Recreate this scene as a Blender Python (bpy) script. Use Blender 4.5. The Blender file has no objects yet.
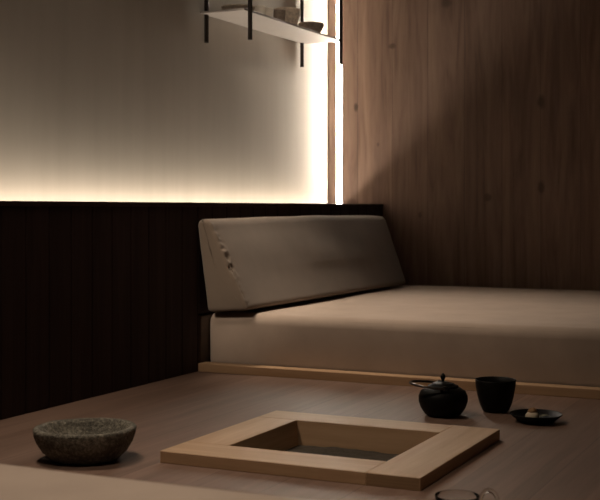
import bpy, bmesh, math, random
from mathutils import Vector, Matrix, noise

random.seed(7)
S = bpy.context.scene
COL = S.collection
PI = math.pi
# ------------------------------------------------------------------ camera
FWD = Vector((.902134, .431456, 0)); RIGHT = Vector((.431456, -.902134, 0))
cd = bpy.data.cameras.new('camera')
cam = bpy.data.objects.new('camera', cd); COL.objects.link(cam)
cam.location = (-6.0288, -2.3755, .65)
cam.rotation_euler = (PI/2, 0, math.atan2(FWD.y, FWD.x) - PI/2)
cd.sensor_fit = 'HORIZONTAL'; cd.sensor_width = 36; cd.lens = 36*1171/600
cd.shift_y = -42/600
cd.clip_start = .02
cd.dof.use_dof = True; cd.dof.focus_distance = 3.6; cd.dof.aperture_fstop = 8
S.camera = cam
# ------------------------------------------------------------------ world, exposure
wd = bpy.data.worlds.new('world'); S.world = wd; wd.use_nodes = True
bgn = wd.node_tree.nodes['Background']
bgn.inputs[0].default_value = (1, .8, .62, 1); bgn.inputs[1].default_value = 0.0
S.view_settings.view_transform = 'Standard'; S.view_settings.look = 'None'
S.view_settings.gamma = 1; S.view_settings.use_curve_mapping = False
S.view_settings.exposure = 0
COVE, SIDE_LED = 57.0, 112.0
WARM = (1, .86, .69)
DOWNLIGHTS = [                     # x, y, watts, cone, blend, aim (two recessed ceiling lamps, then three added fill lamps)
    (-1.95, .29, 320, 52, 1.0, (-1.42, -.66)),
    (-3.6, -.1, 120, 72, 1.0, (-2.95, -.6)),
    (-4.65, -1.3, 122, 82, 1.0, (-4.6, -1.3)),  # added fill, brightens the nearest mattress and the hearth frame front
    (-5.3, -.12, 370, 11, 1.0, (-1.95, -.06, .46)),  # added narrow spot, brightens the near end of the wedge cushion
    (-2.3, -1.0, 48, 26, 1.0, (-.85, .2, 1.6)),  # added narrow spot, lights the shelf ceramics from the front
]
CEIL = 2.5

# ------------------------------------------------------------------ materials
def mat(name):
    m = bpy.data.materials.new(name); m.use_nodes = True
    nt = m.node_tree; b = nt.nodes['Principled BSDF']
    return m, nt, b
def N(nt, t, **kw):
    n = nt.nodes.new(t)
    for k, v in kw.items(): setattr(n, k, v)
    return n
def ramp(nt, fac, stops):
    r = N(nt, 'ShaderNodeValToRGB')
    e = r.color_ramp.elements
    while len(e) < len(stops): e.new(.5)
    for i, (p, c) in enumerate(stops):
        e[i].position = p; e[i].color = (*c, 1)
    nt.links.new(fac, r.inputs[0]); return r.outputs[0]
def mapped(nt, scale, coord='Object', loc=(0, 0, 0)):
    tc = N(nt, 'ShaderNodeTexCoord'); mp = N(nt, 'ShaderNodeMapping')
    mp.inputs['Scale'].default_value = scale; mp.inputs['Location'].default_value = loc
    nt.links.new(tc.outputs[coord], mp.inputs[0]); return mp.outputs[0]
def noise_tex(nt, vec, scale, detail=4, rough=.55, dist=0):
    n = N(nt, 'ShaderNodeTexNoise'); n.inputs['Scale'].default_value = scale
    n.inputs['Detail'].default_value = detail; n.inputs['Roughness'].default_value = rough
    n.inputs['Distortion'].default_value = dist
    nt.links.new(vec, n.inputs['Vector']); return n.outputs['Fac']
def math_n(nt, op, a, b=None):
    n = N(nt, 'ShaderNodeMath', operation=op)
    for i, v in enumerate((a, b)):
        if v is None: continue
        if isinstance(v, (int, float)): n.inputs[i].default_value = v
        else: nt.links.new(v, n.inputs[i])
    return n.outputs[0]
def mix(nt, fac, a, b, mode='MIX'):
    n = N(nt, 'ShaderNodeMix', data_type='RGBA', blend_type=mode)
    for k, v in ((0, fac), (6, a), (7, b)):
        if isinstance(v, (int, float)): n.inputs[k].default_value = v
        elif isinstance(v, tuple): n.inputs[k].default_value = (*v, 1)
        else: nt.links.new(v, n.inputs[k])
    return n.outputs[2]
def bump(nt, b, h, strength=.3, dist=.002):
    n = N(nt, 'ShaderNodeBump'); n.inputs['Strength'].default_value = strength
    n.inputs['Distance'].default_value = dist
    nt.links.new(h, n.inputs['Height']); nt.links.new(n.outputs[0], b.inputs['Normal'])

def wood(name, dark, mid, light, along, across, pitch=None, rough=.5, seam=.55, var=.25, knots=0., offset=0., grain=1., spec=.4, dist=.6):
    """along/across: 0,1,2 = X,Y,Z; boards of width pitch side by side."""
    m, nt, b = mat(name)
    tc = N(nt, 'ShaderNodeTexCoord'); sp = N(nt, 'ShaderNodeSeparateXYZ')
    nt.links.new(tc.outputs['Object'], sp.inputs[0])
    sc = [22.*grain]*3; sc[along] = .9
    vec = mapped(nt, sc)
    if pitch:
        q = math_n(nt, 'DIVIDE', math_n(nt, 'ADD', sp.outputs[across], offset), pitch)
        idx = math_n(nt, 'FLOOR', q); fr = math_n(nt, 'FRACT', q)
        wn = N(nt, 'ShaderNodeTexWhiteNoise', noise_dimensions='1D'); nt.links.new(idx, wn.inputs['W'])
        cx = N(nt, 'ShaderNodeCombineXYZ')
        nt.links.new(math_n(nt, 'MULTIPLY', wn.outputs['Value'], 37.), cx.inputs[along])
        nt.links.new(math_n(nt, 'MULTIPLY', wn.outputs['Value'], 11.), cx.inputs[across])
        va = N(nt, 'ShaderNodeVectorMath', operation='ADD')
        nt.links.new(vec, va.inputs[0]); nt.links.new(cx.outputs[0], va.inputs[1]); vec = va.outputs[0]
    g1 = noise_tex(nt, vec, 1.0, 6, .6, dist)
    g2 = noise_tex(nt, vec, 5.0, 3, .6, .2)
    g = math_n(nt, 'ADD', math_n(nt, 'MULTIPLY', g1, .75), math_n(nt, 'MULTIPLY', g2, .25))
    col = ramp(nt, g, [(.33, dark), (.5, mid), (.68, light)])
    if isinstance(knots, list):
        for (ky, kz, ry, rz, st) in knots:
            wob = noise_tex(nt, mapped(nt, (14, 14, 14)), 1, 2)
            dy = math_n(nt, 'DIVIDE', math_n(nt, 'SUBTRACT', sp.outputs[1], ky), ry)
            dz = math_n(nt, 'DIVIDE', math_n(nt, 'SUBTRACT', sp.outputs[2], kz), rz)
            d2 = math_n(nt, 'SQRT', math_n(nt, 'ADD', math_n(nt, 'MULTIPLY', dy, dy), math_n(nt, 'MULTIPLY', dz, dz)))
            k = N(nt, 'ShaderNodeMapRange'); k.interpolation_type = 'SMOOTHSTEP'
            k.inputs[1].default_value = .5; k.inputs[2].default_value = 1.5; k.inputs[3].default_value = st; k.inputs[4].default_value = 0
            nt.links.new(math_n(nt, 'ADD', d2, math_n(nt, 'MULTIPLY', math_n(nt, 'SUBTRACT', wob, .5), 1.4)), k.inputs[0])
            col = mix(nt, k.outputs[0], col, tuple(c*.45 for c in dark))
    elif knots:
        ks = [2.6]*3; ks[along] = 1.1
        vo = N(nt, 'ShaderNodeTexVoronoi', feature='F1'); vo.inputs['Scale'].default_value = 1.0
        nt.links.new(mapped(nt, ks, loc=(.3, .17, .45)), vo.inputs['Vector'])
        k = N(nt, 'ShaderNodeMapRange'); k.inputs[1].default_value = .02; k.inputs[2].default_value = .10
        k.inputs[3].default_value = knots; k.inputs[4].default_value = 0
        nt.links.new(vo.outputs['Distance'], k.inputs[0])
        col = mix(nt, k.outputs[0], col, tuple(c*.35 for c in dark))
    h = g
    if pitch:
        v = math_n(nt, 'ADD', math_n(nt, 'MULTIPLY', wn.outputs['Value'], var), 1 - var*.55)
        vv = N(nt, 'ShaderNodeCombineXYZ')
        for i in range(3): nt.links.new(v, vv.inputs[i])
        col = mix(nt, 1.0, col, vv.outputs[0], 'MULTIPLY')
        e = .0016/pitch
        s = math_n(nt, 'LESS_THAN', fr, e*2)
        col = mix(nt, math_n(nt, 'MULTIPLY', s, seam), col, tuple(c*.25 for c in dark))
        h = math_n(nt, 'SUBTRACT', g, s)
    nt.links.new(col, b.inputs['Base Color'])
    b.inputs['Roughness'].default_value = rough; b.inputs['Specular IOR Level'].default_value = spec
    bump(nt, b, h, .25, .0015)
    return m

def fabric(name, c, rough=.95):
    m, nt, b = mat(name)
    v = mapped(nt, (1, 1, 1))
    n1 = noise_tex(nt, v, 6, 3); n2 = noise_tex(nt, v, 420, 2)
    col = ramp(nt, n1, [(.3, tuple(x*.9 for x in c)), (.7, tuple(x*1.06 for x in c))])
    col = mix(nt, math_n(nt, 'MULTIPLY', n2, .35), col, tuple(x*.7 for x in c))
    nt.links.new(col, b.inputs['Base Color'])
    b.inputs['Roughness'].default_value = rough; b.inputs['Specular IOR Level'].default_value = .15
    b.inputs['Sheen Weight'].default_value = .15; b.inputs['Sheen Roughness'].default_value = .6
    bump(nt, b, math_n(nt, 'ADD', math_n(nt, 'MULTIPLY', n1, 1.5), math_n(nt, 'MULTIPLY', n2, .3)), .3, .003)
    return m
def plain(name, c, rough=.5, metal=0., var=.12, scale=30, bmp=.15, spec=.4):
    m, nt, b = mat(name)
    n = noise_tex(nt, mapped(nt, (1, 1, 1)), scale, 5, .6)
    nt.links.new(ramp(nt, n, [(.3, tuple(x*(1-var) for x in c)), (.7, tuple(x*(1+var) for x in c))]), b.inputs['Base Color'])
    b.inputs['Roughness'].default_value = rough; b.inputs['Metallic'].default_value = metal
    b.inputs['Specular IOR Level'].default_value = spec
    if bmp: bump(nt, b, n, bmp, .001)
    return m
def emitter(name, c, s):
    m, nt, b = mat(name)
    b.inputs['Base Color'].default_value = (.8, .8, .8, 1)
    b.inputs['Emission Color'].default_value = (*c, 1); b.inputs['Emission Strength'].default_value = s
    return m

M = {}
M['floor'] = wood('brown floorboards', (.128, .076, .053), (.172, .105, .076), (.222, .142, .106), 0, 1, .19, rough=.55, seam=.35, var=.3, grain=.8)
KNOTS = [(.162, 1.214, .013, .022, .85), (-.053, 1.541, .02, .014, .7), (-.88, 1.206, .017, .034, .8), (-.88, .754, .016, .03, .75),
         (-.597, .708, .02, .02, .6), (-.369, 1.759, .03, .03, .7), (-.216, .612, .012, .018, .5), (.03, 1.0, .008, .012, .5), (-1.3, 1.5, .02, .035, .7), (-1.75, .9, .02, .03, .7), (-2.3, 1.3, .02, .03, .7)]
M['panel'] = wood('walnut brown wall boards', (.134, .081, .060), (.212, .134, .101), (.277, .186, .143), 2, 1, .206, rough=.6, seam=.5, var=.28, knots=KNOTS, offset=.056, grain=.5, dist=1.4)
M['black_wood'] = wood('near black stained boards', (.024, .012, .011), (.036, .019, .017), (.05, .028, .025), 2, 0, rough=.65, spec=.2)
M['ash_wood'] = wood('pale oiled ash', (.35, .215, .115), (.43, .275, .158), (.51, .335, .205), 1, 0, rough=.55, grain=.8)
M['ash_wood_x'] = wood('pale oiled ash along the rail', (.35, .215, .115), (.43, .275, .158), (.51, .335, .205), 0, 1, rough=.55, grain=.8)
M['end_grain'] = wood('ash end grain', (.20, .12, .062), (.26, .16, .085), (.31, .20, .11), 1, 0, rough=.7, grain=3)
M['dark_strip'] = wood('dark brown strip', (.05, .032, .022), (.07, .045, .031), (.09, .058, .04), 0, 1, rough=.6)
m, nt, b = mat('hand-troweled warm plaster')
v = mapped(nt, (1, 1, 1)); n1 = noise_tex(nt, v, 1.6, 5); n2 = noise_tex(nt, mapped(nt, (9, 9, .8)), 1.5, 4)
nt.links.new(ramp(nt, math_n(nt, 'ADD', math_n(nt, 'MULTIPLY', n1, .5), math_n(nt, 'MULTIPLY', n2, .5)),
     [(.3, (.50, .45, .385)), (.7, (.58, .525, .455))]), b.inputs['Base Color'])
b.inputs['Roughness'].default_value = .9; bump(nt, b, noise_tex(nt, v, 25, 6), .1, .002); M['plaster'] = m
M['ceiling'] = plain('dark matt ceiling paint', (.06, .048, .04), .9, scale=4)
M['brown_wall'] = plain('brown plaster', (.07, .052, .04), .9, scale=3)
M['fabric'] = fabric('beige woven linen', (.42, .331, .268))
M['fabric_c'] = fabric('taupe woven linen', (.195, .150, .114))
M['shelf'] = plain('pale painted steel', (.31, .275, .25), .5, scale=8, var=.04)
M['rod'] = plain('blackened steel', (.03, .022, .018), .45, .6)
M['iron'] = plain('black cast iron', (.004, .0035, .003), .5, 0, .3, 160, .6, .16)
M['iron_edge'] = plain('worn dark iron', (.13, .115, .10), .28, .9, .2, 120, .2)
M['lacquer'] = plain('black stoneware', (.005, .004, .0036), .55, 0, .2, 90, .3, .16)
M['clay'] = plain('speckled brown clay', (.62, .52, .41), .75, 0, .3, 60, .5)
M['clay_d'] = plain('dark brown clay', (.24, .19, .15), .75, 0, .3, 60, .5)
M['clay_l'] = plain('cream glazed clay', (.8, .73, .63), .5, 0, .15, 40, .3)
m, nt, b = mat('rough granite')
v = mapped(nt, (1, 1, 1)); n1 = noise_tex(nt, v, 110, 6, .75); n2 = noise_tex(nt, v, 16, 4)
vo = N(nt, 'ShaderNodeTexVoronoi'); vo.inputs['Scale'].default_value = 130; nt.links.new(v, vo.inputs['Vector'])
c = ramp(nt, math_n(nt, 'ADD', math_n(nt, 'MULTIPLY', n1, .7), math_n(nt, 'MULTIPLY', n2, .3)),
         [(.36, (.024, .021, .016)), (.5, (.10, .088, .066)), (.64, (.25, .225, .175))])
nt.links.new(c, b.inputs['Base Color']); b.inputs['Roughness'].default_value = .85
bump(nt, b, math_n(nt, 'ADD', n1, math_n(nt, 'MULTIPLY', vo.outputs['Distance'], .6)), .8, .004); M['granite'] = m
m, nt, b = mat('dark hearth ash')
v = mapped(nt, (1, 1, 1)); n1 = noise_tex(nt, v, 90, 6, .7)
nt.links.new(ramp(nt, n1, [(.3, (.040, .031, .023)), (.7, (.085, .068, .050))]), b.inputs['Base Color'])
b.inputs['Roughness'].default_value = 1; bump(nt, b, n1, .6, .004); M['hearth_ash'] = m
m, nt, b = mat('clear glass'); b.inputs['Base Color'].default_value = (.97, .98, .96, 1)
b.inputs['Transmission Weight'].default_value = 1; b.inputs['Roughness'].default_value = .02; b.inputs['IOR'].default_value = 1.47; M['glass'] = m
M['cream'] = plain('cream rice dough', (.62, .52, .38), .6, 0, .06, 60, .2)
M['crust'] = plain('toasted brown topping', (.28, .15, .06), .6, 0, .25, 120, .4)
M['leaf'] = plain('olive leaf', (.11, .10, .035), .5, 0, .2, 60, .2)
M['cove'] = emitter('warm LED diffuser in the cove', WARM, COVE)
M['side'] = emitter('warm LED diffuser in the wall slot', (1, .89, .75), SIDE_LED)
M['lamp_white'] = plain('white lamp trim', (.6, .58, .55), .5, bmp=0)
M['lamp_glow'] = emitter('lamp lens', WARM, 3)

# ------------------------------------------------------------------ helpers
def link(name, bm, m, parent=None, smooth=True, loc=None, mats=None):
    bmesh.ops.recalc_face_normals(bm, faces=bm.faces)
    me = bpy.data.meshes.new(name); bm.to_mesh(me); bm.free()
    for x in (mats or [m]): me.materials.append(x)
    if smooth:
        for p in me.polygons: p.use_smooth = True
    o = bpy.data.objects.new(name, me); COL.objects.link(o)
    if parent: o.parent = parent
    if loc: o.location = loc
    return o
def sharp(o, deg=35):
    me = o.data; bm = bmesh.new(); bm.from_mesh(me)
    for e in bm.edges:
        if len(e.link_faces) == 2 and e.calc_face_angle() > math.radians(deg): e.smooth = False
    bm.to_mesh(me); bm.free(); return o
def thing(name, label, cat, loc=(0, 0, 0), rz=0, group=None):
    o = bpy.data.objects.new(name, None); COL.objects.link(o)
    o.location = loc; o.rotation_euler = (0, 0, rz); o.empty_display_size = .05
    return tag(o, label, cat, group)
def tag(o, label, cat, group=None):
    o['label'] = label; o['category'] = cat
    if group: o['group'] = group
    return o
def struct(o): o['kind'] = 'structure'; return o
def box(bm, x0, x1, y0, y1, z0, z1, bev=0, seg=2):
    r = bmesh.ops.create_cube(bm, size=1)
    vs = r['verts']
    for v in vs:
        v.co = Vector(((x0+x1)/2 + v.co.x*(x1-x0), (y0+y1)/2 + v.co.y*(y1-y0), (z0+z1)/2 + v.co.z*(z1-z0)))
    if bev:
        es = list({e for v in vs for e in v.link_edges})
        bmesh.ops.bevel(bm, geom=es, offset=bev, segments=seg, profile=.5, affect='EDGES')
    return bm
def boxbm(*a, **k): return box(bmesh.new(), *a, **k)
def lathe(prof, n=64, wob=0, closed=True, seed=0, squash=1.):
    """prof: (r, z) from the axis at the bottom, outside up, then inside back to the axis."""
    bm = bmesh.new(); rings = []
    for r, z in prof:
        if r < 1e-6: rings.append([bm.verts.new((0, 0, z))])
        else:
            ring = []
            for i in range(n):
                a = 2*PI*i/n
                k = 1 + wob*noise.noise(Vector((math.cos(a)*1.5+seed, math.sin(a)*1.5, z*9)))
                ring.append(bm.verts.new((r*k*math.cos(a), r*k*math.sin(a)*squash, z*(1 + wob*.6*noise.noise(Vector((math.cos(a), math.sin(a)+seed, 3.)))))))
            rings.append(ring)
    for A, B in zip(rings, rings[1:]):
        for i in range(n):
            j = (i+1) % n
            if len(A) == 1 and len(B) == 1: break
            if len(A) == 1: bm.faces.new((A[0], B[j], B[i]))
            elif len(B) == 1: bm.faces.new((A[i], A[j], B[0]))
            else: bm.faces.new((A[i], A[j], B[j], B[i]))
    return bm
def tube(bm, pts, r, n=10, cyc=False):
    pts = [Vector(p) for p in pts]; rings = []
    up = None
    for i, p in enumerate(pts):
        if cyc: t = pts[(i+1) % len(pts)] - pts[i-1]
        else: t = pts[min(i+1, len(pts)-1)] - pts[max(i-1, 0)]
        t.normalize()
        if up is None: up = t.orthogonal().normalized()
        up = (up - t*up.dot(t)).normalized()
        s = t.cross(up)
        rr = r[i] if isinstance(r, (list, tuple)) else r
        rings.append([bm.verts.new(p + (up*math.cos(2*PI*k/n) + s*math.sin(2*PI*k/n))*rr) for k in range(n)])
    for i in range(len(rings) - (0 if cyc else 1)):
        A, B = rings[i], rings[(i+1) % len(rings)]
        for k in range(n): bm.faces.new((A[k], A[(k+1) % n], B[(k+1) % n], B[k]))
    if not cyc:
        bm.faces.new(rings[0][::-1]); bm.faces.new(rings[-1])
    return bm
def smooth_profile(pts, rad, seg=5):
    """round the corners of a closed 2-D polygon"""
    out = []; n = len(pts)
    for i in range(n):
        p = Vector(pts[i]); a = Vector(pts[i-1]); c = Vector(pts[(i+1) % n]); r = rad[i] if isinstance(rad, (list, tuple)) else rad
        d1 = (a-p).normalized(); d2 = (c-p).normalized()
        for k in range(seg+1):
            t = k/seg
            out.append(tuple((p+d1*r)*(1-t)**2 + p*2*t*(1-t) + (p+d2*r)*t*t))
    return out

# ------------------------------------------------------------------ setting
X0, Y0 = -6.9, -3.3                    # rear and right limits of the room
PW, LIP = .333, .228                   # plaster wall plane, cove lip
HX0, HX1, HY0, HY1 = -3.355, -2.948, -1.331, -.8915   # hearth opening
bm = bmesh.new()
xs = [X0, HX0-.03, HX1+.03, .0]; ys = [Y0, HY0-.03, HY1+.03, PW]
for zt in (0, -.2):
    g = [[bm.verts.new((x, y, zt)) for y in ys] for x in xs]
    for i in range(3):
        for j in range(3):
            if (i, j) != (1, 1): bm.faces.new((g[i][j], g[i+1][j], g[i+1][j+1], g[i][j+1]))
    if zt == 0: top = g
def side(a, b, c, d): bm.faces.new((a, b, c, d))
for (i0, j0), (i1, j1) in (((1,1),(2,1)), ((2,1),(2,2)), ((2,2),(1,2)), ((1,2),(1,1))):
    side(top[i0][j0], top[i1][j1], g[i1][j1], g[i0][j0])
struct(link('floor', bm, M['floor'], smooth=False))
struct(link('ceiling', boxbm(X0, 0, Y0, PW, CEIL, CEIL+.1), M['ceiling'], smooth=False))
struct(link('wall_left', boxbm(X0, 0, PW, PW+.1, 0, CEIL), M['plaster'], smooth=False))
SY0, SY1 = .247, .281                  # slot of the vertical LED line in the wood wall
bm = bmesh.new()
box(bm, 0, .1, Y0, SY0, 0, CEIL); box(bm, 0, .1, SY1, PW, 0, CEIL); box(bm, .03, .1, SY0, SY1, 0, CEIL)
struct(link('wall_back', bm, M['panel'], smooth=False))
struct(link('wall_right', boxbm(X0, .1, Y0-.1, Y0, 0, CEIL), M['brown_wall'], smooth=False))
struct(link('wall_front', boxbm(X0-.1, X0, Y0-.1, PW+.1, 0, CEIL), M['brown_wall'], smooth=False))
# dark wainscot of vertical boards with a hollow behind its lip for the cove light
bm = bmesh.new()
box(bm, X0, -1.995, .008, LIP, 0, .66); box(bm, -1.995, 0, .05, LIP, 0, .66); box(bm, -1.995, 0, .008, .05, .228, .66); box(bm, X0, 0, LIP, PW, 0, .591)
box(bm, X0, 0, -.002, LIP, .655, .672, .002)
p = .118; x = 0
while x > X0+.01:
    xa = max(x-p+.004, X0)
    if xa > -1.99: box(bm, xa, x, 0, .02, .228, .655, .002, 1)
    elif x > -1.99: box(bm, xa, -1.995, 0, .02, .0, .655, .002, 1); box(bm, -1.995, x, 0, .02, .228, .655, .002, 1)
    else: box(bm, xa, x, 0, .02, .0, .655, .002, 1)
    x -= p
w = struct(link('trim_1', bm, M['black_wood'], smooth=False))
# pale timber edging in front of the seat
struct(link('trim_2', boxbm(-2.006, -1.948, -3.2, -.003, .0, .033, bev=.002), M['ash_wood'], smooth=False))
# dark strip filling the band between wainscot and mattress
struct(link('gap_strip', boxbm(-1.985, -.002, .001, .046, .0, .225, bev=.01), M['dark_strip']))

# ------------------------------------------------------------------ LED lines
t = thing('light_strip', 'warm horizontal LED strip hidden behind the dark ledge, washing the plaster wall', 'light', (-3.45, .288, .591))
link('channel', boxbm(-3.44, 3.44, -.014, .014, .0, .012), M['lamp_white'], t, False)
bm = bmesh.new(); q = []                  # diffuser tilted away from the plaster
for x in (-3.43, 3.25):
    q.append([bm.verts.new((x, y, z)) for y, z in ((-.011, .014), (.011, .0265), (.012, .0265), (.012, .012), (-.012, .012), (-.012, .014))])
for k in range(6): bm.faces.new((q[0][k], q[0][(k+1) % 6], q[1][(k+1) % 6], q[1][k]))
bm.faces.new(q[0]); bm.faces.new(q[1][::-1])
bm.faces.ensure_lookup_table()
for f in bm.faces: f.material_index = 1
bm.faces[0].material_index = 0
link('diffuser', bm, None, t, False, mats=[M['cove'], M['lamp_white']])
t = thing('light_strip', 'glowing vertical LED line set into the wood wall by the corner', 'light', (0, .264, .675))
link('channel', boxbm(.0145, .028, -.015, .015, 0, CEIL-.68), M['rod'], t, False)
bm = bmesh.new(); q = []
for z in (0, CEIL-.68):
    q.append([bm.verts.new((x, y, z)) for x, y in ((.002, -.0155), (.002, .0155), (.006, .0155), (.014, .0155), (.014, -.0155), (.006, -.0155))])
for k in range(6): bm.faces.new((q[0][k], q[0][(k+1) % 6], q[1][(k+1) % 6], q[1][k]))
bm.faces.new(q[0]); bm.faces.new(q[1][::-1])
link('diffuser', bm, M['side'], t, False)

# ------------------------------------------------------------------ recessed ceiling lamps and added fill lamps
for i, (x, y, watt, cone, blend, aim) in enumerate(DOWNLIGHTS):
    lab = ('round recessed ceiling lamp above the beige seat mattress', 'round recessed ceiling lamp above the stone bowl by the dark wainscot', 'added unseen fill lamp above the nearest mattress', 'added narrow fill lamp along the dark wainscot, aimed at the wedge cushion', 'added narrow fill lamp aimed at the ceramics on the hanging shelf')[i]
    t = thing('ceiling_lamp', lab, 'ceiling light', (x, y, CEIL), 0, 'recessed ceiling lamps')
    link('trim_ring', lathe([(.045, 0), (.045, -.006), (.058, -.006), (.06, 0)], 32), M['lamp_white'], t)
    link('lens', lathe([(0, -.002), (.044, -.002), (.044, 0)], 32), M['lamp_glow'], t)
    ld = bpy.data.lights.new('lamp_light', 'SPOT'); ld.energy = watt; ld.color = (1, .82, .64)
    ld.spot_size = math.radians(cone); ld.spot_blend = blend; ld.shadow_soft_size = .14
    lo = bpy.data.objects.new('lamp_light', ld); COL.objects.link(lo)
    lo.location = (x, y, CEIL-.03)
    lo.rotation_euler = (Vector((aim[0], aim[1], aim[2] if len(aim) > 2 else .2)) - lo.location).to_track_quat('-Z', 'Y').to_euler()

# ------------------------------------------------------------------ hearth frame
FX0, FX1, FY0, FY1, FT = -3.488, -2.830, -1.466, -.764, .031
t = thing('hearth_frame', 'square pale wood frame around the sunken hearth in the floor', 'hearth', ((FX0+FX1)/2, (FY0+FY1)/2, 0))
ox, oy = t.location.x, t.location.y
def hp(name, x0, x1, y0, y1, z0, z1, m, bev=.0015):
    return link(name, boxbm(x0-ox, x1-ox, y0-oy, y1-oy, z0, z1, bev=bev, seg=1), m, t, False)
hp('rail', FX0, HX0, HY0, FY1, 0, FT, M['ash_wood'])
hp('rail', HX1, FX1, HY0, FY1, 0, FT, M['ash_wood'])
o = hp('rail', FX0, FX1, FY0, HY0, 0, FT, M['ash_wood_x'])
o.data.materials.append(M['end_grain'])
for p_ in o.data.polygons:
    if abs(p_.normal.x) > .9: p_.material_index = 1
hp('rail', HX0, HX1, HY1, FY1, 0, FT, M['ash_wood_x'])
def lining(quad, n, m):
    bm = bmesh.new(); n = Vector(n)
    a = [bm.verts.new(Vector(q) - Vector((ox, oy, 0))) for q in quad]
    b_ = [bm.verts.new(v.co + n*.012) for v in a]
    bm.faces.new(a); bm.faces.new(b_[::-1])
    for i in range(4): bm.faces.new((a[i], b_[i], b_[(i+1) % 4], a[(i+1) % 4]))
    link('lining_board', bm, m, t, False)
i_, zb, zt = .016, -.12, FT-.002
lining([(HX0,HY0,zt),(HX0,HY1,zt),(HX0+i_,HY1-i_,zb),(HX0+i_,HY0+i_,zb)], (-1,0,0), M['ash_wood'])
lining([(HX1,HY0,zt),(HX1,HY1,zt),(HX1-i_,HY1-i_,zb),(HX1-i_,HY0+i_,zb)], (1,0,0), M['ash_wood'])
lining([(HX0,HY0,zt),(HX1,HY0,zt),(HX1-i_,HY0+i_,zb),(HX0+i_,HY0+i_,zb)], (0,-1,0), M['ash_wood_x'])
lining([(HX0,HY1,zt),(HX1,HY1,zt),(HX1-i_,HY1-i_,zb),(HX0+i_,HY1-i_,zb)], (0,1,0), M['ash_wood_x'])
bm = bmesh.new()
n = 40; a = [[None]*(n+1) for _ in range(n+1)]
for i in range(n+1):
    for j in range(n+1):
        x = HX0+.012 + (HX1-HX0-.024)*i/n; y = HY0+.012 + (HY1-HY0-.024)*j/n
        z = -.036 + .006*noise.noise(Vector((x*7, y*7, 0))) + .003*noise.noise(Vector((x*25, y*25, 4)))
        a[i][j] = bm.verts.new((x-ox, y-oy, z))
for i in range(n):
    for j in range(n): bm.faces.new((a[i][j], a[i+1][j], a[i+1][j+1], a[i][j+1]))
link('ash_bed', bm, M['hearth_ash'], t)

# ------------------------------------------------------------------ mattresses
def mattress(name, label, x0, x1, y0, y1, h, m, rad=.042):
    t = thing(name, label, 'mattress', ((x0+x1)/2, (y0+y1)/2, 0))
    hx, hy = (x1-x0)/2, (y1-y0)/2
    bm = boxbm(-hx, hx, -hy, hy, .0, h, bev=rad, seg=5)
    bmesh.ops.subdivide_edges(bm, edges=[e for e in bm.edges if e.calc_length() > .4], cuts=14, use_grid_fill=True)
    for v in bm.verts:
        k = v.co
        if k.z > .03:
            d = noise.noise(Vector((k.x*2.2+x0, k.y*2.2, k.z*3)))*.004
            v.co.z += d
            if abs(k.x) > hx-.04: v.co.x += noise.noise(Vector((k.y*3.1, k.z*4, 7+x0)))*.004
    link('cover', bm, m, t)
    bm = bmesh.new(); pts = []
    r2 = rad*.3
    def edge(px, py, qx, qy, cnt):
        for i in range(cnt): pts.append((px+(qx-px)*i/cnt, py+(qy-py)*i/cnt, h-r2-.004+noise.noise(Vector((px+i*.7, py, 2)))*.002))
    e = .0008
    edge(-hx+r2-e, -hy+rad, -hx+r2-e, hy-rad, 40); edge(-hx+rad, hy-r2+e, hx-rad, hy-r2+e, 40)
    edge(hx-r2+e, hy-rad, hx-r2+e, -hy+rad, 40); edge(hx-rad, -hy+r2-e, -hx+rad, -hy+r2-e, 40)
    tube(bm, pts, .0017, 6, True)
    link('piping', bm, m, t)
    return t
mattress('seat_mattress', 'thick beige seat mattress under the wedge cushion, behind the pale timber edging', -1.94, -.01, -3.2, -.003, .232, M['fabric'])
mattress('floor_mattress', 'blurred beige mattress edge nearest the camera, in the bottom left corner', -6.3, -4.475, -3.1, -.02, .232, M['fabric'])

# ------------------------------------------------------------------ wedge cushion
CX0, CX1 = -1.99, -.12
t = thing('wedge_cushion', 'long taupe wedge back cushion leaning on the dark wainscot', 'cushion', ((CX0+CX1)/2, -.1, .237))
prof = smooth_profile([(.096, .366), (.042, .372), (-.120, .013), (.065, -.001)], [.03, .03, .024, .02], 6)
L = CX1-CX0; bm = bmesh.new(); rows = []
cy = sum(p[0] for p in prof)/len(prof); cz = sum(p[1] for p in prof)/len(prof)
fine = []                             # denser outline so the puckers have points to move
for k in range(len(prof)):
    a, b_ = Vector(prof[k]), Vector(prof[(k+1) % len(prof)])
    nseg = max(1, int((b_-a).length/.006))
    for q in range(nseg): fine.append(tuple(a.lerp(b_, q/nseg)))
prof = fine
stations = [(-L/2 + .016*(1-math.cos(k/6*PI/2)), .016*(1-math.sin(k/6*PI/2))) for k in range(6)]
stations += [(-L/2+.016+.005*k, 0) for k in range(12)]
stations += [(-L/2+.076 + (L-.092)*k/70, 0) for k in range(1, 71)]
stations += [(L/2 - .016*(1-math.cos(k/6*PI/2)), .016*(1-math.sin(k/6*PI/2))) for k in range(5, -1, -1)]
nrm = []
for k in range(len(prof)):
    tg_ = Vector(prof[(k+3) % len(prof)]) - Vector(prof[k-3]); n_ = Vector((tg_.y, -tg_.x)).normalized()
    if n_.dot(Vector((prof[k][0]-cy, prof[k][1]-cz))) < 0: n_ = -n_
    nrm.append(n_)
def shift(x, z):
    h_ = z/.37
    return x - .095*(1-h_)*max(0, x/(L/2))**3 - .035*h_*max(0, -x/(L/2))**3
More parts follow.
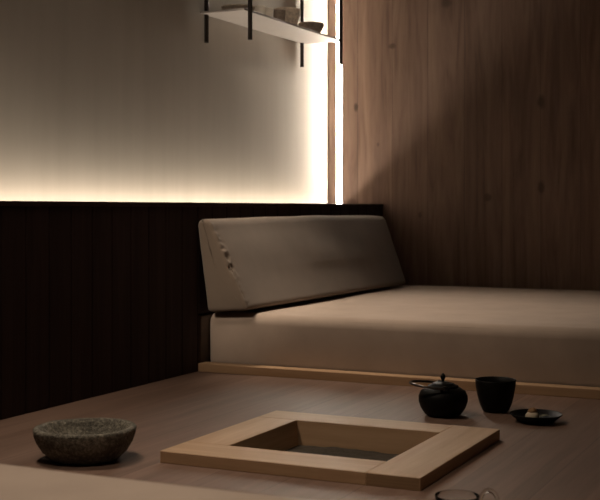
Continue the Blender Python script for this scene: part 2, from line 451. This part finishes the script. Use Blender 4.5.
for xx, inset in stations:
    ring = []
    for (y, z), n_ in zip(prof, nrm):
        u = min(1, max(0, (xx+L/2)/L)); d = Vector((y-cy, z-cz)).normalized()
        puff = .008*math.sin(PI*u)**.5 + .004*noise.noise(Vector((xx*3, y*9, z*9)))
        k_ = min(1, max(0, (d.y+.95)/.8)); puff *= k_*k_*(3-2*k_)
        t_ = (xx+L/2-.017)/.012
        pk = 0
        if d.x < .2 and .03 < z < .345 and xx > -L/2+.003:
            pk = -.0035*math.exp(-t_*t_) + math.exp(-(t_/1.7)**2)*.013*noise.noise(Vector((xx*34, z*48, 5.)))
        yy = min(y - n_.x*inset + d.x*(puff+pk), .0975); zz = z - n_.y*inset + d.y*(puff+pk)
        ring.append(bm.verts.new((shift(xx, zz), yy, max(zz, 0))))
    rows.append(ring)
for A, B in zip(rows, rows[1:]):
    for k in range(len(A)): bm.faces.new((A[k], A[(k+1) % len(A)], B[(k+1) % len(A)], B[k]))
for ring, sx in ((rows[0], -1), (rows[-1], 1)):   # end faces bulge a little
    prev = ring
    my = sum(v.co.y for v in ring)/len(ring); mz = sum(v.co.z for v in ring)/len(ring)
    for f_ in (.85, .7, .5, .3, .1):
        cur = [bm.verts.new((shift(sx*L/2, mz+(v.co.z-mz)*f_) + sx*.0005*(1-f_*f_), my+(v.co.y-my)*f_, mz+(v.co.z-mz)*f_)) for v in ring]
        for k in range(len(cur)): bm.faces.new((prev[k], prev[(k+1) % len(cur)], cur[(k+1) % len(cur)], cur[k]))
        prev = cur
    bm.faces.new(prev)
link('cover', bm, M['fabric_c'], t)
bm = bmesh.new(); pts = []; rr = []
for i in range(65):           # puckered seam down the near end
    u = i/64
    y = .040+(-.108-.040)*u; z = .350+(.035-.350)*u
    kn = noise.noise(Vector((u*26, 1, 1)))
    pts.append((shift(-L/2+.017+.004*kn, z), y-.001, z)); rr.append(.0018+.0022*abs(kn))
tube(bm, pts, rr, 8)
link('seam', bm, M['fabric_c'], t)

# ------------------------------------------------------------------ hanging shelf
SX0, SX1, SYa, SYb, SZ = -1.43, -.335, .1, .328, 1.532
t = thing('hanging_shelf', 'thin pale shelf hung on four black rods before the lit plaster wall', 'shelf', (SX0, SYa, SZ))
link('board', boxbm(0, SX1-SX0, 0, SYb-SYa, 0, .010, bev=.001, seg=1), M['shelf'], t, False)
for x, y in ((.04, -.009), (SX1-SX0-.04, -.009), (.04, SYb-SYa-.012), (SX1-SX0-.04, SYb-SYa-.012)):
    bm = bmesh.new(); tube(bm, [(x, y, -.128), (x, y, CEIL-SZ)], .0105, 12)
    rod = link('rod', bm, M['rod'], t); sharp(rod)
ztop = SZ+.0102
def pot(name, label, cat, x, y, prof, m, group=None, wob=.03, seed=0, z=ztop):
    o = link(name, lathe(prof, 56, wob, seed=seed), m, loc=(x, y, z)); tag(o, label, cat, group); return o
def bowl_prof(r, h, foot, th, curve=.6, steps=10):
    P = [(0, 0), (foot, 0)]
    for i in range(1, steps+1):
        u = i/steps; P.append((foot+(r-foot)*math.sin(u*PI/2)**curve, h*u))
    P += [(r-th*.5, h+th*.3), (r-th, h)]
    for i in range(steps-1, 0, -1):
        u = i/steps; P.append((max(.001, (foot+(r-foot)*math.sin(u*PI/2)**curve)-th), th+(h-th)*u))
    P.append((0, th)); return P

G = 'ceramics on the hanging shelf'
pot('dish', 'wide shallow brown dish at the far left end of the hanging shelf', 'dish', -1.30, .2, bowl_prof(.078, .03, .035, .004, .6), M['clay'], G, seed=8)
pot('cup', 'small cream cup next to the shallow dish on the hanging shelf', 'cup', -1.09, .2, bowl_prof(.029, .066, .02, .003), M['clay_l'], G, seed=1)
pot('cup', 'small cream cup beside the dark cup on the hanging shelf', 'cup', -1.005, .2, bowl_prof(.029, .068, .02, .003), M['clay_l'], G, seed=11)
pot('cup', 'small dark brown cup just left of the biggest bowl on the hanging shelf', 'cup', -.915, .185, bowl_prof(.033, .072, .022, .003), M['clay_d'], G, seed=2)
pot('bowl', 'biggest deep brown bowl in the middle of the hanging shelf', 'bowl', -.79, .2, bowl_prof(.066, .098, .03, .005, .62), M['clay'], G, .02, seed=4)
pot('bowl', 'shallow grey brown bowl at the right end of the hanging shelf', 'bowl', -.51, .2, bowl_prof(.068, .066, .026, .005, .75), M['clay_d'], G, .02, seed=6)

# ------------------------------------------------------------------ stone bowl
o = link('stone_bowl', lathe([(0, .003), (.06, .0), (.078, .001), (.090, .007), (.108, .024), (.1215, .046), (.1285, .066), (.131, .078), (.130, .083), (.124, .0855),
        (.114, .084), (.108, .074), (.099, .056), (.08, .038), (.05, .028), (0, .025)], 96, .035, seed=3), M['granite'], loc=(-3.533, -.566, 0))
for v in o.data.vertices:
    c = v.co; v.co = c + c.normalized()*.0016*noise.noise(c*70)
tag(o, 'rough grey granite bowl standing on the floor left of the hearth', 'bowl')

# ------------------------------------------------------------------ teapot
CAMZ = math.atan2(RIGHT.y, RIGHT.x)
t = thing('teapot', 'small black cast iron teapot with its wire handle folded to the left', 'teapot', (-2.526, -1.197, 0), CAMZ)
link('body', lathe([(0, .004), (.03, 0), (.048, .0), (.058, .008), (.070, .026), (.0765, .046), (.0765, .062), (.070, .077), (.056, .087), (.047, .090), (.045, .0885), (.045, .080), (.06, .06), (.05, .012), (0, .012)], 64), M['iron'], t)
lid = link('lid', lathe([(0, .0885), (.047, .0905), (.0485, .093), (.046, .0955), (.036, .098), (.035, .1005), (.030, .102), (.018, .1055), (.008, .107), (0, .107)], 56), M['iron'], t)
link('knob', lathe([(0, .105), (.005, .106), (.0045, .111), (.0075, .117), (.0085, .122), (.006, .128), (.003, .132), (0, .133)], 24), M['iron'], lid)
for s in (-1, 1):
    bm = bmesh.new()
    tube(bm, [(-.012, s*.063, .080), (-.012, s*.064, .091), (-.006, s*.064, .097), (.004, s*.064, .097), (.010, s*.064, .091), (.010, s*.063, .080)], .0042, 10)
    link('lug', bm, M['iron'], t)
bm = bmesh.new(); pts = []
for i in range(37):
    a = PI/2 + PI*i/36
    c_ = -math.cos(a)
    pts.append((-.002-.101*c_, .066*math.sin(a)*(1+.22*c_), .0925 + .010*c_ + .004*math.sin(2*a)*0))
tube(bm, pts, .0038, 10)
link('handle', bm, M['iron_edge'], t)
bm = bmesh.new()
tube(bm, [(.01, .066, .045), (.013, .085, .055), (.015, .098, .070), (.016, .105, .082)], [.014, .0115, .009, .0075], 16)
link('spout', bm, M['iron'], t)

# ------------------------------------------------------------------ tea cup, saucer, sweet
o = link('tea_cup', lathe([(0, .003), (.029, .003), (.030, 0), (.036, .0), (.042, .005), (.051, .026), (.058, .052), (.0625, .078), (.0645, .1005), (.0638, .103), (.0618, .1025),
     (.059, .085), (.054, .055), (.044, .022), (.03, .012), (0, .010)], 72), M['lacquer'], loc=(-2.384, -1.325, 0))
tag(o, 'tall black tea cup without a handle, right of the iron teapot', 'cup')
SAU = (-2.511, -1.488)
o = link('saucer', lathe([(0, .003), (.034, .003), (.036, 0), (.048, 0), (.056, .006), (.070, .017), (.0785, .025), (.0775, .027), (.0755, .0265),
     (.066, .018), (.052, .010), (.03, .008), (0, .008)], 72, .02, seed=9), M['lacquer'], loc=(*SAU, 0))
tag(o, 'shallow black saucer right of the tea cup, holding a sweet', 'saucer')
t = thing('sweet', 'small cream tea sweet with brown topping on the black saucer', 'sweet', (SAU[0]-.004, SAU[1]+.010, .0085), CAMZ)
link('dough', lathe([(0, 0), (.017, .0), (.022, .006), (.021, .014), (.015, .021), (.006, .024), (0, .0245)], 32, .12, seed=5), M['cream'], t)
link('topping', lathe([(0, .020), (.012, .0195), (.014, .0245), (.010, .031), (.004, .034), (0, .0345)], 24, .2, seed=2), M['crust'], t)
bm = bmesh.new(); top_, bot_ = [], []
for i in range(13):
    u = i/12; wv = .011*math.sin(PI*u)**.8 + .0004
    for s in (-1, 1):
        (top_ if s > 0 else bot_).append((.012+.040*u, s*wv, .004+.008*math.sin(u*2.2)))
for z_ in (0, .0012):
    A = [bm.verts.new((x, y, z+z_)) for x, y, z in top_]; B = [bm.verts.new((x, y, z+z_)) for x, y, z in bot_]
    for i in range(12): bm.faces.new((A[i], A[i+1], B[i+1], B[i]))
link('leaf', bm, M['leaf'], t)

# ------------------------------------------------------------------ glass mug
t = thing('glass_mug', 'clear glass mug with loop handle, cut off by the bottom edge right of the hearth', 'mug', (-3.875, -1.679, 0), CAMZ)
link('body', lathe([(0, 0), (.030, 0), (.034, .004), (.037, .03), (.041, .085), (.0425, .0995), (.0420, .1003), (.0414, .0995), (.0397, .085), (.0357, .03), (.031, .009), (0, .008)], 64), M['glass'], t)
bm = bmesh.new(); pts = []
ctrl = [(.0400, .084), (.0405, .086), (.0465, .1015), (.056, .110), (.067, .108), (.0755, .096), (.0765, .077), (.070, .058), (.056, .044), (.0375, .036), (.036, .035)]
for i in range(1, len(ctrl)-2):
    p0, p1, p2, p3 = (Vector(c) for c in ctrl[i-1:i+3])
    for q in range(5):
        u = q/5
        v_ = .5*((2*p1) + (p2-p0)*u + (2*p0-5*p1+4*p2-p3)*u*u + (3*p1-p0-3*p2+p3)*u**3)
        pts.append((v_.x, -.006, v_.y))
pts.append((ctrl[-2][0], -.006, ctrl[-2][1]))
tube(bm, pts, .0045, 12)
link('handle', bm, M['glass'], t)
